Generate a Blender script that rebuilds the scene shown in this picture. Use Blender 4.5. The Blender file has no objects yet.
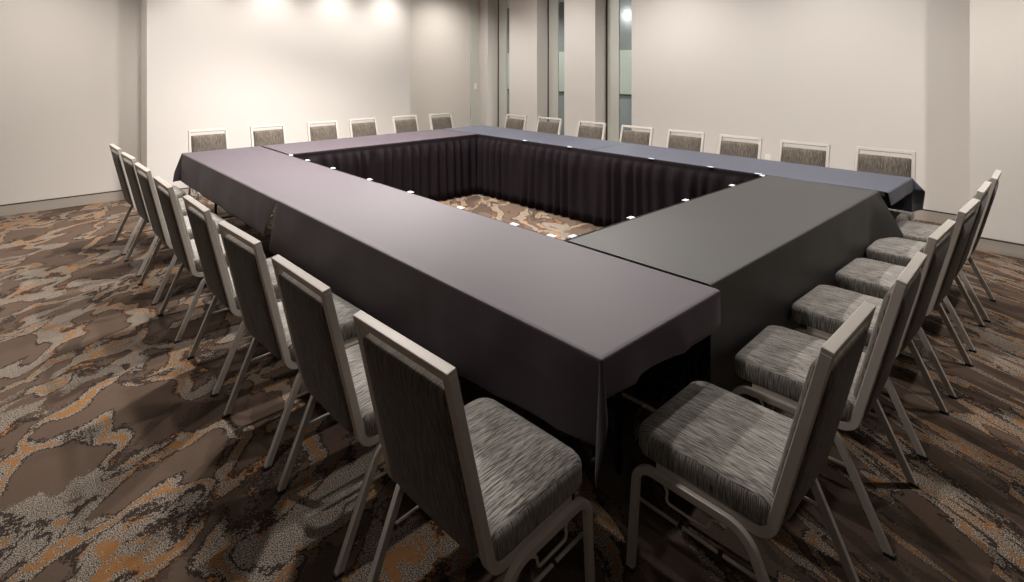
import bpy, bmesh, math, random
from mathutils import Vector, Matrix, noise as mnoise
random.seed(7)
S = bpy.context.scene
C = S.collection
PI = math.pi

# ------------------------------------------------------------------ basics
def link(o, parent=None):
    C.objects.link(o)
    if parent is not None: o.parent = parent
    return o
def obj(name, bm, mat, parent=None, smooth=False, bevel=0, segs=2):
    me = bpy.data.meshes.new(name)
    bmesh.ops.recalc_face_normals(bm, faces=bm.faces[:])
    bm.to_mesh(me); bm.free()
    me.materials.append(mat)
    if smooth:
        for p in me.polygons: p.use_smooth = True
    o = bpy.data.objects.new(name, me)
    link(o, parent)
    if bevel:
        m = o.modifiers.new('bevel', 'BEVEL'); m.width = bevel; m.segments = segs; m.limit_method = 'ANGLE'; m.angle_limit = 0.6
    return o
def tag(o, label=None, cat=None, group=None, kind=None):
    if label: o['label'] = label
    if cat: o['category'] = cat
    if group: o['group'] = group
    if kind: o['kind'] = kind
    return o
def empty(name, loc=(0,0,0), rz=0):
    o = bpy.data.objects.new(name, None); link(o)
    o.location = loc; o.rotation_euler = (0,0,rz); o.empty_display_size = .1
    return o
def box(bm, a, b):
    x0,y0,z0 = a; x1,y1,z1 = b
    v = [bm.verts.new(p) for p in ((x0,y0,z0),(x1,y0,z0),(x1,y1,z0),(x0,y1,z0),(x0,y0,z1),(x1,y0,z1),(x1,y1,z1),(x0,y1,z1))]
    for f in ((0,3,2,1),(4,5,6,7),(0,1,5,4),(1,2,6,5),(2,3,7,6),(3,0,4,7)): bm.faces.new([v[i] for i in f])
    return bm
def fillet(pts, radii, n=8):
    """polyline with rounded corners (2D or 3D)"""
    pts = [Vector(p) for p in pts]; out = [pts[0]]
    for i in range(1, len(pts)-1):
        r = radii[i-1]
        a = (pts[i-1]-pts[i]).normalized(); b = (pts[i+1]-pts[i]).normalized()
        ang = a.angle(b); d = r/math.tan(ang/2)
        p0 = pts[i]+a*d; p1 = pts[i]+b*d
        c = pts[i]+(a+b).normalized()*(r/math.sin(ang/2))
        va, vb = p0-c, p1-c; tot = va.angle(vb)
        for k in range(n+1):
            t = k/n
            v = (va*math.sin((1-t)*tot)+vb*math.sin(t*tot))/math.sin(tot)
            out.append(c+v)
    out.append(pts[-1]); return out
def ribbon(bm, path, thick, x0, x1, flat_ends=None):
    """flat bar following a 2D (y,z) path, thickness in plane, extruded along x"""
    n = len(path); L = []; R = []
    for i, p in enumerate(path):
        if i == 0: t = path[1]-path[0]
        elif i == n-1: t = path[-1]-path[-2]
        else: t = (path[i+1]-p).normalized()+(p-path[i-1]).normalized()
        t = t.normalized(); nn = Vector((-t[1], t[0]))
        a = p+nn*thick/2; b = p-nn*thick/2
        if flat_ends and i in (0, n-1):      # cut level with the floor
            z = 0.0
            if i == (0 if 0 in flat_ends else -5) or (i == n-1 and 1 in flat_ends):
                for q in (a, b):
                    q -= t*((q[1]-z)/t[1])
        L.append(a); R.append(b)
    rows = []
    for i in range(n):
        rows.append([bm.verts.new((x, q[0], q[1])) for x, q in ((x0, L[i]), (x1, L[i]), (x1, R[i]), (x0, R[i]))])
    for i in range(n-1):
        for k in range(4):
            bm.faces.new((rows[i][k], rows[i][(k+1)%4], rows[i+1][(k+1)%4], rows[i+1][k]))
    bm.faces.new(rows[0]); bm.faces.new(rows[-1][::-1])
def tube(bm, pts, r, n=8):
    pts = [Vector(p) for p in pts]; rows = []
    up = Vector((0,0,1)); prev = None
    for i, p in enumerate(pts):
        if i == 0: t = pts[1]-p
        elif i == len(pts)-1: t = p-pts[-2]
        else: t = (pts[i+1]-p).normalized()+(p-pts[i-1]).normalized()
        t = t.normalized()
        if prev is None:
            u = t.cross(up)
            if u.length < .1: u = t.cross(Vector((1,0,0)))
        else: u = prev-t*prev.dot(t)
        u.normalize(); prev = u; w = t.cross(u)
        rows.append([bm.verts.new(p+(u*math.cos(2*PI*k/n)+w*math.sin(2*PI*k/n))*r) for k in range(n)])
    for i in range(len(rows)-1):
        for k in range(n): bm.faces.new((rows[i][k], rows[i][(k+1)%n], rows[i+1][(k+1)%n], rows[i+1][k]))
    bm.faces.new(rows[0][::-1]); bm.faces.new(rows[-1])
def rrect(w, d, radii, n=6):
    """rounded rectangle outline centred on 0; radii in order (+x+y, -x+y, -x-y, +x-y)"""
    out = []
    cs = ((1,1),(-1,1),(-1,-1),(1,-1))
    for k, (sx, sy) in enumerate(cs):
        r = radii[k]; cx, cy = sx*(w/2-r), sy*(d/2-r)
        for i in range(n+1):
            a = (k+i/n)*PI/2
            out.append((cx+r*math.cos(a), cy+r*math.sin(a)))
    return out
def pad(bm, outline, layers, xf):
    """stack of inset outlines (inset, height), capped"""
    W = max(p[0] for p in outline); D = max(p[1] for p in outline); rows = []
    for ins, h in layers:
        rows.append([bm.verts.new(xf(p[0]*(1-ins/W), p[1]*(1-ins/D), h)) for p in outline])
    n = len(outline)
    for i in range(len(rows)-1):
        for k in range(n): bm.faces.new((rows[i][k], rows[i][(k+1)%n], rows[i+1][(k+1)%n], rows[i+1][k]))
    for row, h in ((rows[0], layers[0][1]), (rows[-1], layers[-1][1])):
        c = bm.verts.new(xf(0, 0, h))
        for k in range(n): bm.faces.new((row[k], row[(k+1)%n], c))

# ------------------------------------------------------------------ materials
class NT:
    def __init__(self, name):
        self.m = bpy.data.materials.new(name); self.m.use_nodes = True
        self.t = self.m.node_tree; self.t.nodes.clear()
        self.out = self.n('ShaderNodeOutputMaterial'); self.b = self.n('ShaderNodeBsdfPrincipled')
        self.l(self.b.outputs[0], self.out.inputs[0])
    def n(self, ty, **kw):
        x = self.t.nodes.new(ty)
        for k, v in kw.items(): setattr(x, k, v)
        return x
    def l(self, a, b): self.t.links.new(a, b)
    def set(self, **kw):
        for k, v in kw.items():
            i = self.b.inputs[k.replace('_', ' ')]
            if hasattr(v, 'is_linked') or hasattr(v, 'links'): self.l(v, i)
            else: i.default_value = v
        return self
    def math(self, op, a, b=None, c=None, clamp=False):
        x = self.n('ShaderNodeMath', operation=op); x.use_clamp = clamp
        for i, v in enumerate((a, b, c)):
            if v is None: continue
            if isinstance(v, (int, float)): x.inputs[i].default_value = v
            else: self.l(v, x.inputs[i])
        return x.outputs[0]
    def vmath(self, op, a, b=None):
        x = self.n('ShaderNodeVectorMath', operation=op)
        for i, v in enumerate((a, b)):
            if v is None: continue
            if isinstance(v, tuple): x.inputs[i].default_value = v
            else: self.l(v, x.inputs[i])
        return x.outputs[0]
    def noise(self, vec, scale, detail=2, rough=.5, dist=0, out=0):
        x = self.n('ShaderNodeTexNoise'); self.l(vec, x.inputs['Vector'])
        x.inputs['Scale'].default_value = scale; x.inputs['Detail'].default_value = detail
        x.inputs['Roughness'].default_value = rough; x.inputs['Distortion'].default_value = dist
        return x.outputs[out]
    def mix(self, f, a, b, ty='MIX'):
        x = self.n('ShaderNodeMix', data_type='RGBA', blend_type=ty)
        for i, v in ((0, f), (6, a), (7, b)):
            if isinstance(v, (int, float)): x.inputs[i].default_value = v
            elif isinstance(v, tuple): x.inputs[i].default_value = (*v, 1) if len(v) == 3 else v
            else: self.l(v, x.inputs[i])
        return x.outputs[2]
    def ramp(self, f, stops, interp='LINEAR'):
        x = self.n('ShaderNodeValToRGB'); self.l(f, x.inputs[0]); r = x.color_ramp; r.interpolation = interp
        while len(r.elements) < len(stops): r.elements.new(.5)
        for e, (p, c) in zip(r.elements, stops): e.position = p; e.color = (*c, 1)
        return x.outputs[0]
    def bump(self, h, strength, dist=.01):
        x = self.n('ShaderNodeBump'); self.l(h, x.inputs['Height']); x.inputs['Strength'].default_value = strength; x.inputs['Distance'].default_value = dist
        self.l(x.outputs[0], self.b.inputs['Normal'])
def srgb(r, g, b):
    f = lambda c: (c/255/12.92) if c/255 <= .04045 else ((c/255+.055)/1.055)**2.4
    return (f(r), f(g), f(b))

def plain(name, col, rough=.5, metal=0, spec=.5, bump=0, bscale=200):
    m = NT(name); m.set(Base_Color=(*col, 1), Roughness=rough, Metallic=metal); m.b.inputs['Specular IOR Level'].default_value = spec
    tc = m.n('ShaderNodeTexCoord').outputs['Object']
    nz = m.noise(tc, 9, 3)
    c = m.mix(m.math('MULTIPLY', nz, .14), col, tuple(x*.6 for x in col)); m.l(c, m.b.inputs['Base Color'])
    if bump: m.bump(m.noise(tc, bscale, 2), bump, .002)
    return m.m

def wall_mat(name, col):
    m = NT(name); tc = m.n('ShaderNodeTexCoord').outputs['Object']
    big = m.noise(tc, 1.3, 3); fine = m.noise(tc, 160, 3)
    c = m.mix(m.math('MULTIPLY', big, .10), col, tuple(x*.8 for x in col))
    m.set(Base_Color=c, Roughness=.75); m.b.inputs['Specular IOR Level'].default_value = .25
    m.bump(fine, .12, .002); return m.m

def cloth_mat(name, col, spec=.35, rough=.62, sheen=.25, tint=None):
    m = NT(name); tc = m.n('ShaderNodeTexCoord').outputs['Object']
    mp = m.vmath('MULTIPLY', tc, (500, 60, 60)); mq = m.vmath('MULTIPLY', tc, (60, 500, 60))
    w = m.math('ADD', m.noise(mp, 1, 2), m.noise(mq, 1, 2)); big = m.noise(tc, 3, 4)
    c = m.mix(m.math('MULTIPLY', w, .28), col, tuple(x*1.5 for x in col))
    c = m.mix(m.math('MULTIPLY', big, .25), c, tuple(x*.6 for x in col))
    m.set(Base_Color=c, Roughness=rough); m.b.inputs['Specular IOR Level'].default_value = spec
    m.b.inputs['Sheen Weight'].default_value = sheen; m.b.inputs['Sheen Roughness'].default_value = .4
    m.b.inputs['Sheen Tint'].default_value = (*(tint or (1,1,1)), 1)
    m.bump(w, .25, .001); return m.m

def upholstery(name, dark, light):
    m = NT(name); t = m.n('ShaderNodeTexCoord'); tc = t.outputs['Object']
    sx = m.n('ShaderNodeSeparateXYZ'); m.l(t.outputs['Normal'], sx.inputs[0])
    side = m.math('GREATER_THAN', m.math('ABSOLUTE', sx.outputs[0]), .75)
    def streak(vx):
        v = m.vmath('MULTIPLY', tc, vx)
        a = m.noise(v, 1, 2, .6); b = m.noise(m.vmath('MULTIPLY', v, (2.6, 2.6, 2.0)), 1, 1, .5)
        return m.math('ADD', m.math('MULTIPLY', a, .6), m.math('MULTIPLY', b, .4))
    s = m.n('ShaderNodeMix', data_type='FLOAT'); m.l(side, s.inputs[0])
    m.l(streak((400, 14, 14)), s.inputs[2]); m.l(streak((14, 400, 14)), s.inputs[3]); s = s.outputs[0]
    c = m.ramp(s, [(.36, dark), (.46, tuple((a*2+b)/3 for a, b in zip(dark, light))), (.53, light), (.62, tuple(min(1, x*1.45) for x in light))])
    m.set(Base_Color=c, Roughness=.85); m.b.inputs['Specular IOR Level'].default_value = .2
    m.b.inputs['Sheen Weight'].default_value = .15
    m.bump(s, .5, .0015); return m.m

def carpet_mat():
    m = NT('patterned_carpet'); tc = m.n('ShaderNodeTexCoord').outputs['Object']
    sp = m.n('ShaderNodeSeparateXYZ'); m.l(tc, sp.inputs[0]); X, Y = sp.outputs[0], sp.outputs[1]
    # carpet planks: every plank shifts the pattern a little (0.5 x 1 m planks)
    tx = m.math('FLOOR', m.math('DIVIDE', m.math('ADD', X, .18), .62)); ty = m.math('FLOOR', m.math('DIVIDE', m.math('ADD', Y, .72), .62))
    cmb = m.n('ShaderNodeCombineXYZ'); m.l(tx, cmb.inputs[0]); m.l(ty, cmb.inputs[1])
    wn = m.n('ShaderNodeTexWhiteNoise', noise_dimensions='3D'); m.l(cmb.outputs[0], wn.inputs['Vector'])
    right = m.math('MULTIPLY', m.math('ADD', X, -.2), 1.2, clamp=True)
    right = m.math('MULTIPLY', right, m.math('MULTIPLY', m.math('SUBTRACT', .6, Y), 2, clamp=True), clamp=True)   # this corner is laid with a streakier run
    def flow(ang, st):
        r = m.n('ShaderNodeMapping'); r.vector_type = 'TEXTURE'; m.l(tc, r.inputs[0]); r.inputs['Rotation'].default_value = (0, 0, math.radians(ang)); r.inputs['Scale'].default_value = st
        return r.outputs[0]
    mapA = flow(42, (1.55, 1, 1)); mapB = flow(62, (2.6, .46, 1))
    off = m.n('ShaderNodeVectorMath', operation='SCALE'); m.l(wn.outputs['Color'], off.inputs[0]); off.inputs['Scale'].default_value = .5
    mapB = m.vmath('ADD', mapB, off.outputs[0])
    mx = m.n('ShaderNodeMix', data_type='VECTOR'); m.l(right, mx.inputs[0]); m.l(mapA, mx.inputs[4]); m.l(mapB, mx.inputs[5]); base = mx.outputs[1]
    w = m.noise(base, 1.5, 3, .5, 0, 1)
    wv = m.n('ShaderNodeVectorMath', operation='SCALE'); m.l(m.vmath('SUBTRACT', w, (.5,.5,.5)), wv.inputs[0]); wv.inputs['Scale'].default_value = .55
    p = m.vmath('ADD', base, wv.outputs[0])
    j = m.noise(tc, 55, 2, .7)
    jit = m.math('MULTIPLY', m.math('SUBTRACT', j, .5), .05)
    v1 = m.math('ADD', m.noise(p, 1.7, 3, .5), jit)
    v2 = m.math('ADD', m.noise(m.vmath('ADD', p, (7.3, 2.1, 4)), 1.9, 3, .5), jit)
    v3 = m.math('ADD', m.noise(m.vmath('ADD', p, (1.3, 9.1, 2)), 3.2, 2.5, .55), m.math('MULTIPLY', m.math('SUBTRACT', m.noise(tc, 95, 2, .7), .5), .16))
    taupe, dark, grey, orange = srgb(98,81,69), srgb(52,42,37), srgb(130,120,110), srgb(152,108,66)
    spk = m.noise(tc, 240, 1.5, .6)
    gs = m.ramp(spk, [(.43, srgb(50,42,38)), (.49, srgb(112,101,92)), (.54, srgb(176,164,150))])
    d1 = m.math('ABSOLUTE', m.math('SUBTRACT', v1, .5)); d2 = m.math('ABSOLUTE', m.math('SUBTRACT', v2, .52))
    def band(d, hi): return m.math('LESS_THAN', d, hi)
    def both(a, b): return m.math('MULTIPLY', a, b)
    col = m.mix(m.math('GREATER_THAN', v3, .575), taupe, tuple(x*.62 for x in taupe))
    col = m.mix(both(band(d1, .043), m.math('GREATER_THAN', v3, .41)), col, dark)
    col = m.mix(both(band(d1, .034), m.math('GREATER_THAN', v3, .47)), col, orange)
    col = m.mix(both(band(d1, .028), m.math('GREATER_THAN', v3, .36)), col, gs)
    col = m.mix(both(band(d1, .010), m.math('GREATER_THAN', v3, .54)), col, orange)
    col = m.mix(both(band(d2, .034), m.math('LESS_THAN', v3, .56)), col, dark)
    col = m.mix(both(band(d2, .025), m.math('LESS_THAN', v3, .52)), col, gs)
    col = m.mix(both(band(d2, .008), m.math('LESS_THAN', v3, .50)), col, orange)
    tone = m.noise(tc, 120, 2, .6)
    col = m.mix(m.math('MULTIPLY', tone, .45), col, (.03, .024, .02))
    # slight shade difference plank to plank
    col = m.mix(m.math('MULTIPLY', wn.outputs['Value'], .16), col, (.05, .04, .035))
    m.set(Base_Color=col, Roughness=.95); m.b.inputs['Specular IOR Level'].default_value = .1
    m.bump(m.noise(tc, 320, 2, .6), .6, .004)
    return m.m

M = {}
M['wall'] = wall_mat('wall_paint', (.66, .62, .575))
M['wall_panel'] = wall_mat('screen_wall_paint', (.72, .685, .65))
M['wall_dark'] = wall_mat('dark_rear_wall', (.16, .14, .125))  # unseen walls behind the camera, coloured dark to cut ambient bounce
M['ceiling'] = wall_mat('ceiling_paint', (.66, .64, .61))
M['base'] = plain('baseboard_vinyl', srgb(170, 161, 151), .5)
M['reveal'] = plain('dark_reveal', (.045, .035, .03), .5)
M['frame'] = plain('satin_grey_metal', srgb(190, 183, 175), .42, .12, .5, .08, 400)
M['mullion'] = plain('pale_grey_aluminium', srgb(205, 206, 198), .4, .1)
M['dark'] = plain('dark_rubber', (.012, .011, .011), .55)
M['black_metal'] = plain('black_steel', (.015, .015, .016), .4, .3)
M['wood'] = plain('laminate_board', (.03, .026, .024), .6)
M['clip'] = plain('white_plastic', (.80, .82, .90), .35)
M['plate'] = plain('white_wall_plate', (.86, .84, .78), .35)
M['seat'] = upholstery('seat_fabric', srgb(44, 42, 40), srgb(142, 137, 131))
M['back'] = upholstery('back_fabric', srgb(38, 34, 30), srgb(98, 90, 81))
M['cloth_plum'] = cloth_mat('plum_grey_tablecloth', (.033, .0205, .032), spec=.8, rough=.6, sheen=.05)
M['cloth_navy'] = cloth_mat('slate_blue_tablecloth', (.031, .036, .060), spec=.85, rough=.6, sheen=.05)
M['cloth_black'] = cloth_mat('charcoal_tablecloth', (.0095, .0085, .007), spec=.85, rough=.58, sheen=.03)
M['carpet'] = carpet_mat()
def satin():
    m = NT('black_satin_skirt'); tc = m.n('ShaderNodeTexCoord').outputs['Object']
    m.set(Base_Color=(.0075, .0045, .006, 1), Roughness=.8); m.b.inputs['Specular IOR Level'].default_value = .12
    m.bump(m.noise(m.vmath('MULTIPLY', tc, (14, 14, 3)), 1, 4), .6, .02); return m.m
M['satin'] = satin()
def glass():
    m = NT('window_glass'); m.t.nodes.remove(m.b)
    tr = m.n('ShaderNodeBsdfTransparent'); tr.inputs[0].default_value = (.90, .95, .93, 1)
    gl = m.n('ShaderNodeBsdfGlossy'); gl.inputs['Roughness'].default_value = .02
    fr = m.n('ShaderNodeLayerWeight'); fr.inputs[0].default_value = .5; ff = m.math('ADD', m.math('MULTIPLY', m.math('POWER', fr.outputs['Facing'], 4), .6), .04)
    mx = m.n('ShaderNodeMixShader'); m.l(ff, mx.inputs[0]); m.l(tr.outputs[0], mx.inputs[1]); m.l(gl.outputs[0], mx.inputs[2])
    m.l(mx.outputs[0], m.out.inputs[0]); return m.m
M['glass'] = glass()
def emit(name, col, st):
    m = NT(name); m.b.inputs['Emission Color'].default_value = (*col, 1); m.b.inputs['Emission Strength'].default_value = st
    m.set(Base_Color=(*col, 1)); return m.m
M['lamp'] = emit('lamp_lens', (1, .93, .82), 25)

def struct(name, boxes, mat, parent=None, bevel=0):
    bm = bmesh.new()
    for a, b in boxes: box(bm, a, b)
    o = obj(name, bm, mat, parent, bevel=bevel)
    if parent is None: o['kind'] = 'structure'
    return o

# ------------------------------------------------------------------ room
H = 3.10
XW, XR, YL, YB, YR = 6.02, 5.20, 6.72, 6.35, 7.20     # right wall, right bump-out, left wall, screen wall, recess
NX, NY = -4.2, -3.6
struct('floor', [((NX-.2, NY-.2, -.1), (9.2, 11.2, 0))], M['carpet'])
struct('ceiling', [((NX-.2, NY-.2, H), (9.2, 11.2, H+.1))], M['ceiling'])
struct('wall_left', [((NX, YL, 0), (-.06, YL+.15, H))], M['wall'])
struct('wall_screen', [((-.06, YB, 0), (3.71, YR+.15, H))], M['wall_panel'])
struct('wall_recess', [((3.71, YR, 0), (6.31, YR+.15, H))], M['wall'])
struct('wall_right', [((XW, -.19, 0), (XW+.15, 3.72, H)), ((XW+.15, 3.57, 0), (6.31, 3.72, H))], M['wall_panel'])
struct('wall_right_near', [((XR, NY, 0), (XW+.15, -.19, H))], M['wall'])
struct('wall_near', [((NX, NY-.15, 0), (XR+.9, NY, H))], M['wall_dark'])
struct('wall_side', [((NX-.15, NY, 0), (NX, YL+.15, H))], M['wall_dark'])
for k, (a, b) in enumerate(((4.385, 5.025), (5.65, 6.355), (6.965, 7.35))):
    struct('wall_pier', [((XW-.01, a, 0), (6.31, b, H))], M['wall_panel'])
# pilaster strips at the recess corner
struct('trim_1', [((5.749, YR-.03, 0), (5.93, YR, H))], M['mullion'])

def base(n, segs):
    struct('baseboard_'+n, [((x0, y0, 0), (x1, y1, .105)) for x0, y0, x1, y1 in segs], M['base'])
    struct('trim_'+n, [((x0+.004*(y1-y0 > x1-x0), y0+.004*(x1-x0 > y1-y0), .105), (x1, y1, .119)) for x0, y0, x1, y1 in segs], M['reveal'])  # dark strip colours in the shadow gap above the baseboard
base('left', [(NX, YL-.012, -.06, YL)])
base('screen', [(-.072, YB-.012, 3.722, YB), (-.072, YB, -.06, YL-.012)])
base('recess', [(3.71, YR-.012, 5.749, YR)])
base('right', [(XW-.012, -.19, XW, 3.72)])
base('right_near', [(XR-.012, NY, XR, -.178), (XR, -.19, XW-.012, -.178)])

# glazing between the piers
GX = 6.285
for k, (a, b) in enumerate(((3.72, 4.385), (5.025, 5.65), (6.355, 6.965))):
    w = struct('window_%d' % (k+1), [((GX-.012, b-.270, 0), (GX+.012, b-.055, H)), ((GX-.04, a, 0), (GX+.04, a+.03, H)),
                                     ((GX-.04, a+.03, 0), (GX+.04, b-.270, .08)), ((GX-.04, a+.03, H-.06), (GX+.04, b-.270, H))], M['mullion'])
    struct('dark_gasket', [((GX-.012, b-.055, 0), (GX+.012, b-.02, H))], M['reveal'], w)
    struct('pane', [((GX-.004, a+.03, .08), (GX+.004, b-.270, H-.06))], M['glass'], w)
# corridor outside
CX = 8.4
struct('wall_corridor', [((CX, 1.5, 1.05), (CX+.1, 11, 1.96))], wall_mat('corridor_paint', (.50, .51, .47)))
struct('wall_corridor_upper', [((CX, 1.5, 1.96), (CX+.1, 11, H))], wall_mat('corridor_grey', (.20, .20, .205)))
struct('wall_corridor_lower', [((CX, 1.5, 0), (CX+.1, 11, 1.02))], wall_mat('corridor_blue_grey', (.27, .28, .30)))
struct('trim_corridor', [((CX-.03, 1.5, 1.02), (CX+.1, 11, 1.05))], M['dark'])
struct('wall_corridor_end', [((6.31, 11, 0), (8.5, 11.1, H)), ((6.17, 7.35, 0), (6.31, 11, H)), ((6.17, 1.4, 0), (8.5, 1.5, H))], M['wall'])
bm = bmesh.new(); outl = rrect(.09, .09, (.04,)*4); pad(bm, outl, [(.01, 0), (0, .01), (0, .05), (.01, .06)], lambda x, y, z: (CX-z, 5.33+x*.6, 2.69+y))
tag(obj('corridor_lamp', bm, M['lamp'], smooth=True), 'small glowing wall lamp seen through the rightmost window gap', 'lamp')

# wall plates
def plate(name, loc, rz, label, cat):
    t = empty(name, loc, rz)
    bm = box(bmesh.new(), (-.036, -.006, -.058), (.036, 0, .058)); obj('cover_plate', bm, M['plate'], t, bevel=.003)
    bm = box(bmesh.new(), (-.016, -.010, -.033), (.016, -.005, .033)); obj('rocker' if 'switch' in name else 'socket', bm, M['plate'], t, bevel=.002)
    tag(t, label, cat)
plate('light_switch', (5.865, YR-.03, 1.226), 0, 'white rocker light switch on the far corner wall left of the windows', 'light switch')
plate('wall_outlet', (XW, 1.773, .445), -PI/2, 'white outlet on right wall between two chair backs', 'outlet')

# ------------------------------------------------------------------ tables
TL, TW, WW = 4.93, .762, 4.01
TZ = .75
def folding_table(cx, cy, length, along_y, label, depth=TW):
    t = empty('folding_table', (cx, cy, 0), PI/2 if along_y else 0)
    l, w = length/2-.012, depth/2-.012
    obj('table_top', box(bmesh.new(), (-l, -w, TZ-.03), (l, w, TZ-.004)), M['wood'], t, bevel=.004)
    for s in (-1, 1):
        bm = bmesh.new(); x = s*(l-.28)
        for sy in (-1, 1):
            tube(bm, fillet([(x, sy*(w-.22), 0), (x, sy*(w-.22), TZ-.055)], []), .013)
        tube(bm, [(x, -(w-.22), .62), (x, w-.12, .62)], .011); tube(bm, [(x, -(w-.22), .12), (x, w-.12, .12)], .010)
        tube(bm, [(x, -(w-.05), TZ-.045), (x, w-.05, TZ-.045)], .014)
        tube(bm, [(x, 0, .62), (x-s*.38, 0, TZ-.035)], .008)
        obj('leg_frame', bm, M['black_metal'], t, smooth=True)
    tag(t, label, 'folding table')
folding_table(TW/2, TL*.25, TL/2, True, 'black legged folding table under the nearest plum cloth in the left row')
folding_table(TW/2, TL*.75, TL/2, True, 'black legged folding table under the farther plum cloth in the left row')
folding_table(WW-TW/2, TL*.25, TL/2, True, 'folding table under the slate blue cloth whose corner droops at the right')
folding_table(WW-TW/2, TL*.75, TL/2, True, 'folding table under the slate blue cloth before the window gaps')
folding_table(WW/2, TL-TW/2, WW-2*TW, False, 'folding table under the plum cloth before the bright screen wall')
folding_table(WW/2, (TW+.05)/2, WW-2*TW, False, 'folding table under the charcoal cloth on the right side', TW-.05)

def samples(lo, hi, d0, d1):
    """sheet coordinate samples with dense drape parts"""
    s = []
    def rng(a, b, st):
        n = max(1, int(math.ceil((b-a)/st))); return [a+(b-a)*i/n for i in range(n)]
    if d0: s += rng(lo-d0, lo-.012, .016)+[lo-.012, lo-.008, lo-.004, lo-.002]
    s += [lo, lo+.003, lo+.006, lo+.012]+rng(lo+.03, hi-.03, .06)+[hi-.03, hi-.012, hi-.006, hi-.003]
    if d1: s += [hi, hi+.002, hi+.004, hi+.008]+rng(hi+.012, hi+d1, .016)
    s.append(hi+(d1 or 0)); return s
def cloth(name, x0, x1, y0, y1, drops, mat, label, group=None, amp=.010, flare=.30, seed=0, lift=0.0, wl=.33, spread=.02, flares={}, slope=0, tip=0, shear=None):
    """a sheet laid on the table: drops = (x-, x+, y-, y+); falls over the edges in soft folds"""
    dx0, dx1, dy0, dy1 = drops
    xs, ys = samples(x0, x1, dx0, dx1), samples(y0, y1, dy0, dy1)
    zt = TZ+.003+lift; r = .006
    bm = bmesh.new(); grid = []
    def wave(s, k):
        v = mnoise.noise(Vector((s/wl+seed*3.7, k*5.1+seed, 0)))+.5*mnoise.noise(Vector((s/wl*2.6+seed, k*2.3+9, 3)))
        return v
    for x in xs:
        row = []
        for y in ys:
            ex = (x0-x) if x < x0 else (x-x1 if x > x1 else 0); sx = -1 if x < x0 else 1
            ey = (y0-y) if y < y0 else (y-y1 if y > y1 else 0); sy = -1 if y < y0 else 1
            bx, by = min(max(x, x0), x1), min(max(y, y0), y1)
            if slope and ex: ex *= slope+(1-slope)*min(1, max(0, by-y0)/1.0)
            e = math.hypot(ex, ey)*(1.0+tip*(math.sin(2*math.atan2(ey, ex))**2 if ex and ey else 0))
            if e < 1e-9:
                # crisp but slightly rounded edge; faint ripples on top
                edge = min(x-x0 if dx0 else 9, x1-x if dx1 else 9, y-y0 if dy0 else 9, y1-y if dy1 else 9)
                z = zt+.0012*mnoise.noise(Vector((x*3+seed, y*3, 0)))*min(1, edge*8)
                if edge < .006: z -= .002*(1-edge/.006)**2
                row.append(bm.verts.new((x, y, z))); continue
            th = math.atan2(ey, ex); ux, uy = math.cos(th), math.sin(th)
            if e < r*1.57: a = e/r; out = r*math.sin(a); dn = r*(1-math.cos(a))
            else: out = r; dn = r+e-r*1.57
            corner = math.sin(2*th) if ex and ey else 0
            fl = flares.get((sx, sy), flare)*corner
            k = max(0, e-.01)
            out += k*spread
            if not corner:
                s = by if ex else bx; kk = (0 if ex else 1)+(2 if (sx > 0 if ex else sy > 0) else 0)
                near = min(abs(by-y0), abs(by-y1)) if ex else min(abs(bx-x0), abs(bx-x1))
                out += amp*(wave(s, kk)+.55)*min(1, k/.12)*min(1, near/.10)
                # pressed creases
                f = (s/wl*1.15) % 1; out += min(.009, .5*amp)*math.exp(-((f-.5)/.05)**2)*min(1, k/.05)
            if shear and not corner:
                key = 'x' if ex else 'y'; q = by if ex else bx; a, b = (y0, y1) if ex else (x0, x1)
                s0, s1, o1 = shear.get(key, (0, 0, 0))
                w0, w1 = max(0, 1-(q-a)/.22)**1.5, max(0, 1-(b-q)/.22)**1.5
                if o1: dn *= 1-.50*w1
                sh = dn*(s0*w0+s1*w1)
                if ex: by += sh
                else: bx += sh
                out += o1*w1*dn
            out += k*fl; dn *= math.sqrt(max(.2, 1-fl*fl))
            row.append(bm.verts.new((bx+sx*ux*out, by+sy*uy*out, zt-.002-dn)))
        grid.append(row)
    for i in range(len(xs)-1):
        for j in range(len(ys)-1):
            bm.faces.new((grid[i][j], grid[i+1][j], grid[i+1][j+1], grid[i][j+1]))
    o = obj(name, bm, mat, smooth=True)
    m = o.modifiers.new('thick', 'SOLIDIFY'); m.thickness = .002; m.offset = 1
    tag(o, label, 'tablecloth', group); return o
G = 'tablecloths on the hollow square of tables'
g = .004
cloth('tablecloth', 0, TW-.012, 0, TL/2-g, (.35, 0, .122, 0), M['cloth_plum'], 'plum grey tablecloth nearest the camera, its corner tip hanging low', G, seed=1, flare=.24, amp=.018, spread=.006, lift=.003, slope=.74, tip=.30, shear={'x': (0, .38, 0)})
cloth('tablecloth', 0, TW-.012, TL/2+g, TL, (.27, 0, 0, .11), M['cloth_plum'], 'plum grey tablecloth at the far left end of the left row', G, seed=2, amp=.014, flares={(-1, 1): .36}, shear={'x': (.80, 0, 0)})
cloth('tablecloth', WW-TW+.012, WW, 0, TL/2-g, (0, .27, .10, 0), M['cloth_navy'], 'slate blue tablecloth with a drooping corner at its right end', G, seed=3, flares={(1, -1): .66}, shear={'y': (.6, 0, 0)})
cloth('tablecloth', WW-TW+.012, WW, TL/2+g, TL, (0, .27, 0, .11), M['cloth_navy'], 'slate blue tablecloth reaching the far corner below the windows', G, seed=4)
cloth('tablecloth', TW+.02, WW-TW-.012, TL-TW+.014, TL, (0, 0, 0, .27), M['cloth_plum'], 'plum grey tablecloth in front of the bright screen wall', G, seed=5)
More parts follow.
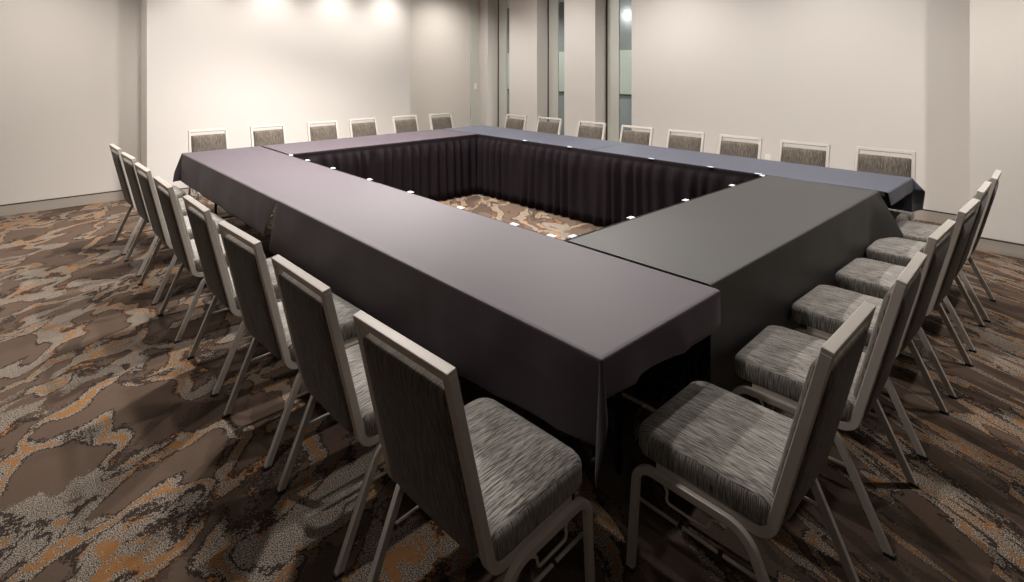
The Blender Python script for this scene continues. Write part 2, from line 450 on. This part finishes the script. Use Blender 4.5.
cloth('tablecloth', TW+.018, WW-TW+.002, .052, TW-.014, (0, 0, .54, 0), M['cloth_black'], 'charcoal black tablecloth falling low beside the right row of chairs', G, seed=6, amp=.004, wl=.22, spread=.0, shear={'y': (0, .04, .50)})

def skirt(p0, p1, nrm, label, seed):
    p0, p1, nrm = Vector(p0), Vector(p1), Vector(nrm); L = (p1-p0).length; d = (p1-p0)/L
    n = int(L/.007); bm = bmesh.new(); rows = []
    zs = [.7535, .7534, .735, .712, .700, .66, .55, .40, .25, .12, .018]
    for i in range(n+1):
        s = L*i/n; row = []
        ph = s/.125*2*PI+3.5*mnoise.noise(Vector((s*3, seed, 0)))
        for z in zs:
            if z == .7535: o = -.022
            elif z > .705: o = .004
            else:
                k = min(1, (.705-z)/.05)
                wob = 1+.9*mnoise.noise(Vector((s*4, z*1.2, seed)))
                o = .008+k*(.022+.021*math.sin(ph+.6*math.sin(z*3+s*2.3)+1.6*mnoise.noise(Vector((s*5.5, seed+9, z*.8))))*wob+.010*(.705-z)*mnoise.noise(Vector((s*2, seed+5, z))))
            zz = z+(.012*mnoise.noise(Vector((s*6, seed, 1))) if z < .05 else 0)
            q = p0+d*s+nrm*o; row.append(bm.verts.new((q.x, q.y, max(zz, .006))))
        rows.append(row)
    for i in range(n):
        for j in range(len(zs)-1): bm.faces.new((rows[i][j], rows[i][j+1], rows[i+1][j+1], rows[i+1][j]))
    o = obj('table_skirt', bm, M['satin'], smooth=True)
    m = o.modifiers.new('thick', 'SOLIDIFY'); m.thickness = .0015; m.offset = 0
    tag(o, label, 'table skirt', 'black pleated table skirts round the inner opening')
IY = TW
skirt((TW, TL-TW, 0), (WW-TW, TL-TW, 0), (0, -1, 0), 'black pleated skirt under the far plum table, facing the opening', 1)
skirt((WW-TW, TL-TW, 0), (WW-TW, IY, 0), (-1, 0, 0), 'black pleated skirt under the slate blue row, facing the opening', 2)
skirt((TW, IY, 0), (TW, TL-TW, 0), (1, 0, 0), 'black pleated skirt on the inner edge of the left row, mostly hidden', 3)
skirt((WW-TW, IY, 0), (TW, IY, 0), (0, 1, 0), 'black pleated skirt on the inner edge of the charcoal table, mostly hidden', 4)

# white skirt clips gripping the inner edges
def clip_mesh():
    bm = bmesh.new()
    ribbon(bm, fillet([(-.018, .7570), (.006, .7570), (.006, .7505)], [.003], 4), .003, -.024, .024)
    me = bpy.data.meshes.new('skirt_clip'); bmesh.ops.recalc_face_normals(bm, faces=bm.faces[:]); bm.to_mesh(me); bm.free(); me.materials.append(M['clip']); return me
CM = clip_mesh()
def clip(x, y, rz, label):
    o = bpy.data.objects.new('skirt_clip', CM); link(o); o.location = (x, y, .0025); o.rotation_euler = (0, 0, rz)
    tag(o, label, 'clip', 'white skirt clips on the inner table edges')
ordn = ['first', 'second', 'third', 'fourth', 'fifth', 'sixth', 'seventh', 'eighth', 'ninth', 'tenth']
LY = [.84, 1.10, 1.55, 2.08, 2.62, 3.22, 3.72, 4.10]
for i, y in enumerate(LY):
    clip(TW, y, PI/2, 'white clip on left row inner edge, %s from the opening near corner' % ordn[i])
for i, x in enumerate((.84, 1.36, 1.98, 2.65, 3.19)):
    clip(x, IY, 0 if False else PI, 'white clip on charcoal table inner edge, %s from the left row' % ordn[i])
for i, y in enumerate((.82, 1.20, 1.75, 2.70, 3.35)):
    clip(WW-TW, y, -PI/2, 'white clip on slate blue row inner edge, %s from the opening right corner' % ordn[i])

# ------------------------------------------------------------------ chairs
def taper(bm):
    for v in bm.verts:
        if v.co.z > .36: v.co.x *= 1-.042*(v.co.z-.36)/.54
def make_chair():
    t = empty('banquet_chair')
    # seat
    bm = bmesh.new(); ol = rrect(.436, .420, (.055, .055, .04, .04), 7)
    pad(bm, ol, [(.016, .378), (.004, .382), (0, .392), (0, .432), (.003, .445), (.010, .455), (.024, .462), (.06, .469), (.12, .473), (.17, .475)],
        lambda x, y, z: (x, y+.020, z))
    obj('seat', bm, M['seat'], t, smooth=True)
    obj('seat_pan', box(bmesh.new(), (-.185, -.165, .358), (.185, .190, .380)), M['dark'], t, bevel=.003)
    # raked plane of the back
    y0, z0, y1, z1 = -.172, .356, -.302, .894
    ln = math.hypot(y1-y0, z1-z0); uy, uz = (y1-y0)/ln, (z1-z0)/ln; ny, nz = uz, -uy        # n points forward
    def xf(x, s, h): return (x, y0+uy*s+ny*h, z0+uz*s+nz*h)
    bm = bmesh.new(); hgt = .486; ol = rrect(.372, hgt, (.010, .010, .055, .055), 6)
    mid = .020+hgt/2
    pad(bm, ol, [(.10, -.026), (.04, -.0235), (.012, -.019), (.001, -.012), (0, -.004), (0, .012), (.004, .022), (.014, .030), (.04, .036), (.10, .041)],
        lambda x, s, h: xf(x, mid+s, h))
    taper(bm)
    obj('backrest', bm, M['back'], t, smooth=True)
    # back frame: two bent side tubes and the top rail
    bm = bmesh.new()
    pth = fillet([(.15, .373), (y0, z0), (y1, z1)], [.048], 9)
    for s in (-1, 1):
        a, b = sorted((s*.188, s*.214)); ribbon(bm, pth, .029, a, b)
    q = [xf(0, ln-.013, -.0148), xf(0, ln+.013, -.0148), xf(0, ln+.013, .0148), xf(0, ln-.013, .0148)]
    vs = [[bm.verts.new((x, p[1], p[2])) for p in q] for x in (-.213, .213)]
    for k in range(4): bm.faces.new((vs[0][k], vs[0][(k+1) % 4], vs[1][(k+1) % 4], vs[1][k]))
    bm.faces.new(vs[0]); bm.faces.new(vs[1][::-1])
    taper(bm)
    obj('back_frame', bm, M['frame'], t, bevel=.0025)
    # leg frames
    for s in (-1, 1):
        bm = bmesh.new()
        p = fillet([(.232, .004), (.209, .352), (-.118, .348), (-.274, .004)], [.055, .085], 10)
        a, b = sorted((s*.2125, s*.2325)); ribbon(bm, p, .025, a, b)
        lf = obj('leg_frame', bm, M['frame'], t, bevel=.0025)
        for fy in (.2322, -.2752):
            bm = box(bmesh.new(), (min(s*.211, s*.234), fy-.0155, 0), (max(s*.211, s*.234), fy+.0155, .012)); obj('foot_cap', bm, M['dark'], lf, bevel=.002)
    for s in (-1, 1):
        x = s*.205
        bm = bmesh.new(); tube(bm, [(x, .213, .228), (x, -.166, .222)], .0055)
        st = obj('side_stretcher', bm, M['frame'], t, smooth=True)
        for yy in (.075, -.045):
            bm = bmesh.new(); tube(bm, [(x, yy-.006, .2255), (x, yy+.006, .2255)], .0075); obj('bushing', bm, M['dark'], st)
        # ganging clip of bent wire
        bm = bmesh.new(); x = s*.2215
        tube(bm, fillet([(x, .118, .334), (x, .108, .318), (x, .112, .285), (x, -.012, .282), (x, -.020, .315), (x, -.050, .333)], [.01, .012, .012, .012], 4), .0042)
        obj('ganging_hook', bm, M['frame'], t, smooth=True)
    for yy in (.14, -.13):
        obj('cross_bar', box(bmesh.new(), (-.213, yy-.011, .347), (.213, yy+.011, .358)), M['frame'], t, bevel=.002)
    return t
proto = make_chair()
first = [True]
def copy_tree(o, parent=None):
    c = o.copy(); C.objects.link(c); c.parent = parent
    for ch in list(o.children): copy_tree(ch, c)
    return c
def chair(x, y, rz, label, group):
    if first[0]: o = proto; first[0] = False
    else: o = copy_tree(proto)
    o.location = (x, y, 0); o.rotation_euler = (0, 0, rz)
    tag(o, label, 'chair', group)
R = math.radians
off = .300
# left row (face +x)
L = [(-.250, .240, 2.7), (-.259, .841, 1.3), (-.271, 1.448, 3.1), (-.278, 2.08, .3), (-.295, 2.763, .1), (-.297, 3.415, .9), (-.290, 4.053, 2), (-.295, 4.686, 1.2)]
lw = ['nearest the camera, its dark back filling the lower middle', 'second from the camera', 'third from the camera', 'fourth from the camera', 'fifth from the camera',
      'third from the far left end', 'second from the far left end', 'last at the far left end near the wall']
for (x, y, a), w in zip(L, lw):
    th = R(-90+a); chair(x, y, th, 'grey banquet chair in left row, '+w, 'banquet chairs along the left row')
Rr = [(.426, -.200, .7), (1.101, -.212, 2.0), (1.78, -.197, -.7), (2.415, -.208, -.9), (3.064, -.197, .9), (3.62, -.197, 2)]
rw = ['nearest the camera with its whole seat showing', 'second from the camera', 'third from the camera', 'fourth from the camera', 'second from the far wall', 'last, closest to the right wall']
for (x, y, a), w in zip(Rr, rw):
    th = R(a); chair(x, y, th, 'grey banquet chair in right row, '+w, 'banquet chairs along the right row')
F = [(.398, 5.245, 179), (1.079, 5.248, 180), (1.78, 5.238, 180), (2.384, 5.262, 180), (3.059, 5.243, 180), (3.676, 5.20, 180)]
fw = ['leftmost, above the drooping left cloth corner', 'second from the left', 'third from the left', 'fourth from the left', 'second from the far corner', 'closest to the far corner of the room']
for (x, y, a), w in zip(F, fw):
    th = R(a); chair(x, y, th, 'grey banquet chair before bright screen wall, '+w, 'banquet chairs along the far side')
K = [(4.075, 4.585, 88), (4.130, 3.991, 90), (4.103, 3.267, 90), (4.067, 2.596, 90), (4.073, 1.998, 90), (4.053, 1.416, 90), (4.057, .843, 90), (4.11, .245, 91)]
kw = ['first from the far corner beside the window gap', 'second from the far corner', 'third from the far corner', 'fourth from the far corner by the wall edge', 'fifth from the far corner', 'third from the drooping right cloth corner',
      'just right of the wall outlet', 'right at the drooping slate blue cloth corner']
for (x, y, a), w in zip(K, kw):
    th = R(a); chair(x, y, th, 'grey banquet chair behind slate blue tables, '+w, 'banquet chairs along the right wall')

# ------------------------------------------------------------------ lights
def spot(x, y, e, ang=110, blend=.7, size=.05, z=H-.02, tx=0, ty=0, col=(1, .95, .90)):
    d = bpy.data.lights.new('downlight', 'SPOT'); d.energy = e; d.spot_size = R(ang); d.spot_blend = blend; d.shadow_soft_size = size; d.color = col
    o = bpy.data.objects.new('downlight', d); link(o); o.location = (x, y, z)
    v = Vector((tx, ty, -1)); o.rotation_euler = v.to_track_quat('-Z', 'Y').to_euler()
for x, e in ((.50, 38), (1.42, 66), (2.33, 66), (3.25, 70)): spot(x, 5.95, e, 110, 1, .04)
for x in (.9, 2.9): spot(x, 4.9, 105, 150, 1, .1, ty=.55)
for y, e in ((4.9, 150), (2.9, 190), (1.0, 150)): spot(4.7, y, e, 150, 1, .08, tx=.35)
for x in (-1.1, -3.0): spot(x, 5.6, 150, 140, 1, .08, ty=.25)
spot(4.9, 6.3, 145, 150, 1, .08, ty=.2)  # added fill to brighten the recess corner and mullions
spot(3.6, -1.04, 175, 150, .8, .04, tx=.3)
for x, y, e, a in ((2.3, 1.9, 360, 135), (2.0, 3.7, 560, 130), (.10, 2.5, 130, 145), (.10, 4.7, 140, 145), (.75, 3.2, 400, 110), (1.0, 4.7, 260, 115), (.05, .75, 85, 140), (2.2, .15, 100, 145), (3.7, .15, 90, 145), (-2.2, 3.6, 80, 85), (-2.1, 1.3, 30, 85)): spot(x, y, e, a, .7, .05)  # ceiling grid, plus added spots that brighten tabletops and left floor
spot(-1.7, -1.5, 30, 140, 1, .35, tx=.3, ty=.3)  # added soft fill behind the camera for the near chair frames
pd = bpy.data.lights.new('corridor_bulb', 'POINT'); pd.energy = 9; pd.shadow_soft_size = .03
po = bpy.data.objects.new('corridor_bulb', pd); link(po); po.location = (CX-.16, 5.33, 2.66)
for x, y in ((7.4, 4.6), (7.4, 7.2), (7.4, 9.6)): spot(x, y, 200, 150, .8, .06, col=(1, 1, .97))  # unseen spots added to brighten the corridor through the window gaps

w = bpy.data.worlds.new('world'); S.world = w; w.use_nodes = True
w.node_tree.nodes['Background'].inputs[0].default_value = (.05, .05, .055, 1); w.node_tree.nodes['Background'].inputs[1].default_value = .5

# ------------------------------------------------------------------ camera
f, cx, cy = 539.62, 462.206, 67.044
cam = bpy.data.cameras.new('camera'); co = bpy.data.objects.new('camera', cam); link(co); S.camera = co
cam.sensor_fit = 'HORIZONTAL'; cam.sensor_width = 36; cam.lens = f*36/1024
cam.shift_x = (512-cx)/1024; cam.shift_y = (cy-291)/1024
co.location = (-1.329, -.945, 1.608); co.rotation_euler = (PI/2, 0, -.701+0)
cam.clip_start = .02
S.view_settings.view_transform = 'Standard'; S.view_settings.look = 'None'; S.view_settings.gamma = 1
S.view_settings.use_curve_mapping = False; S.view_settings.exposure = 0
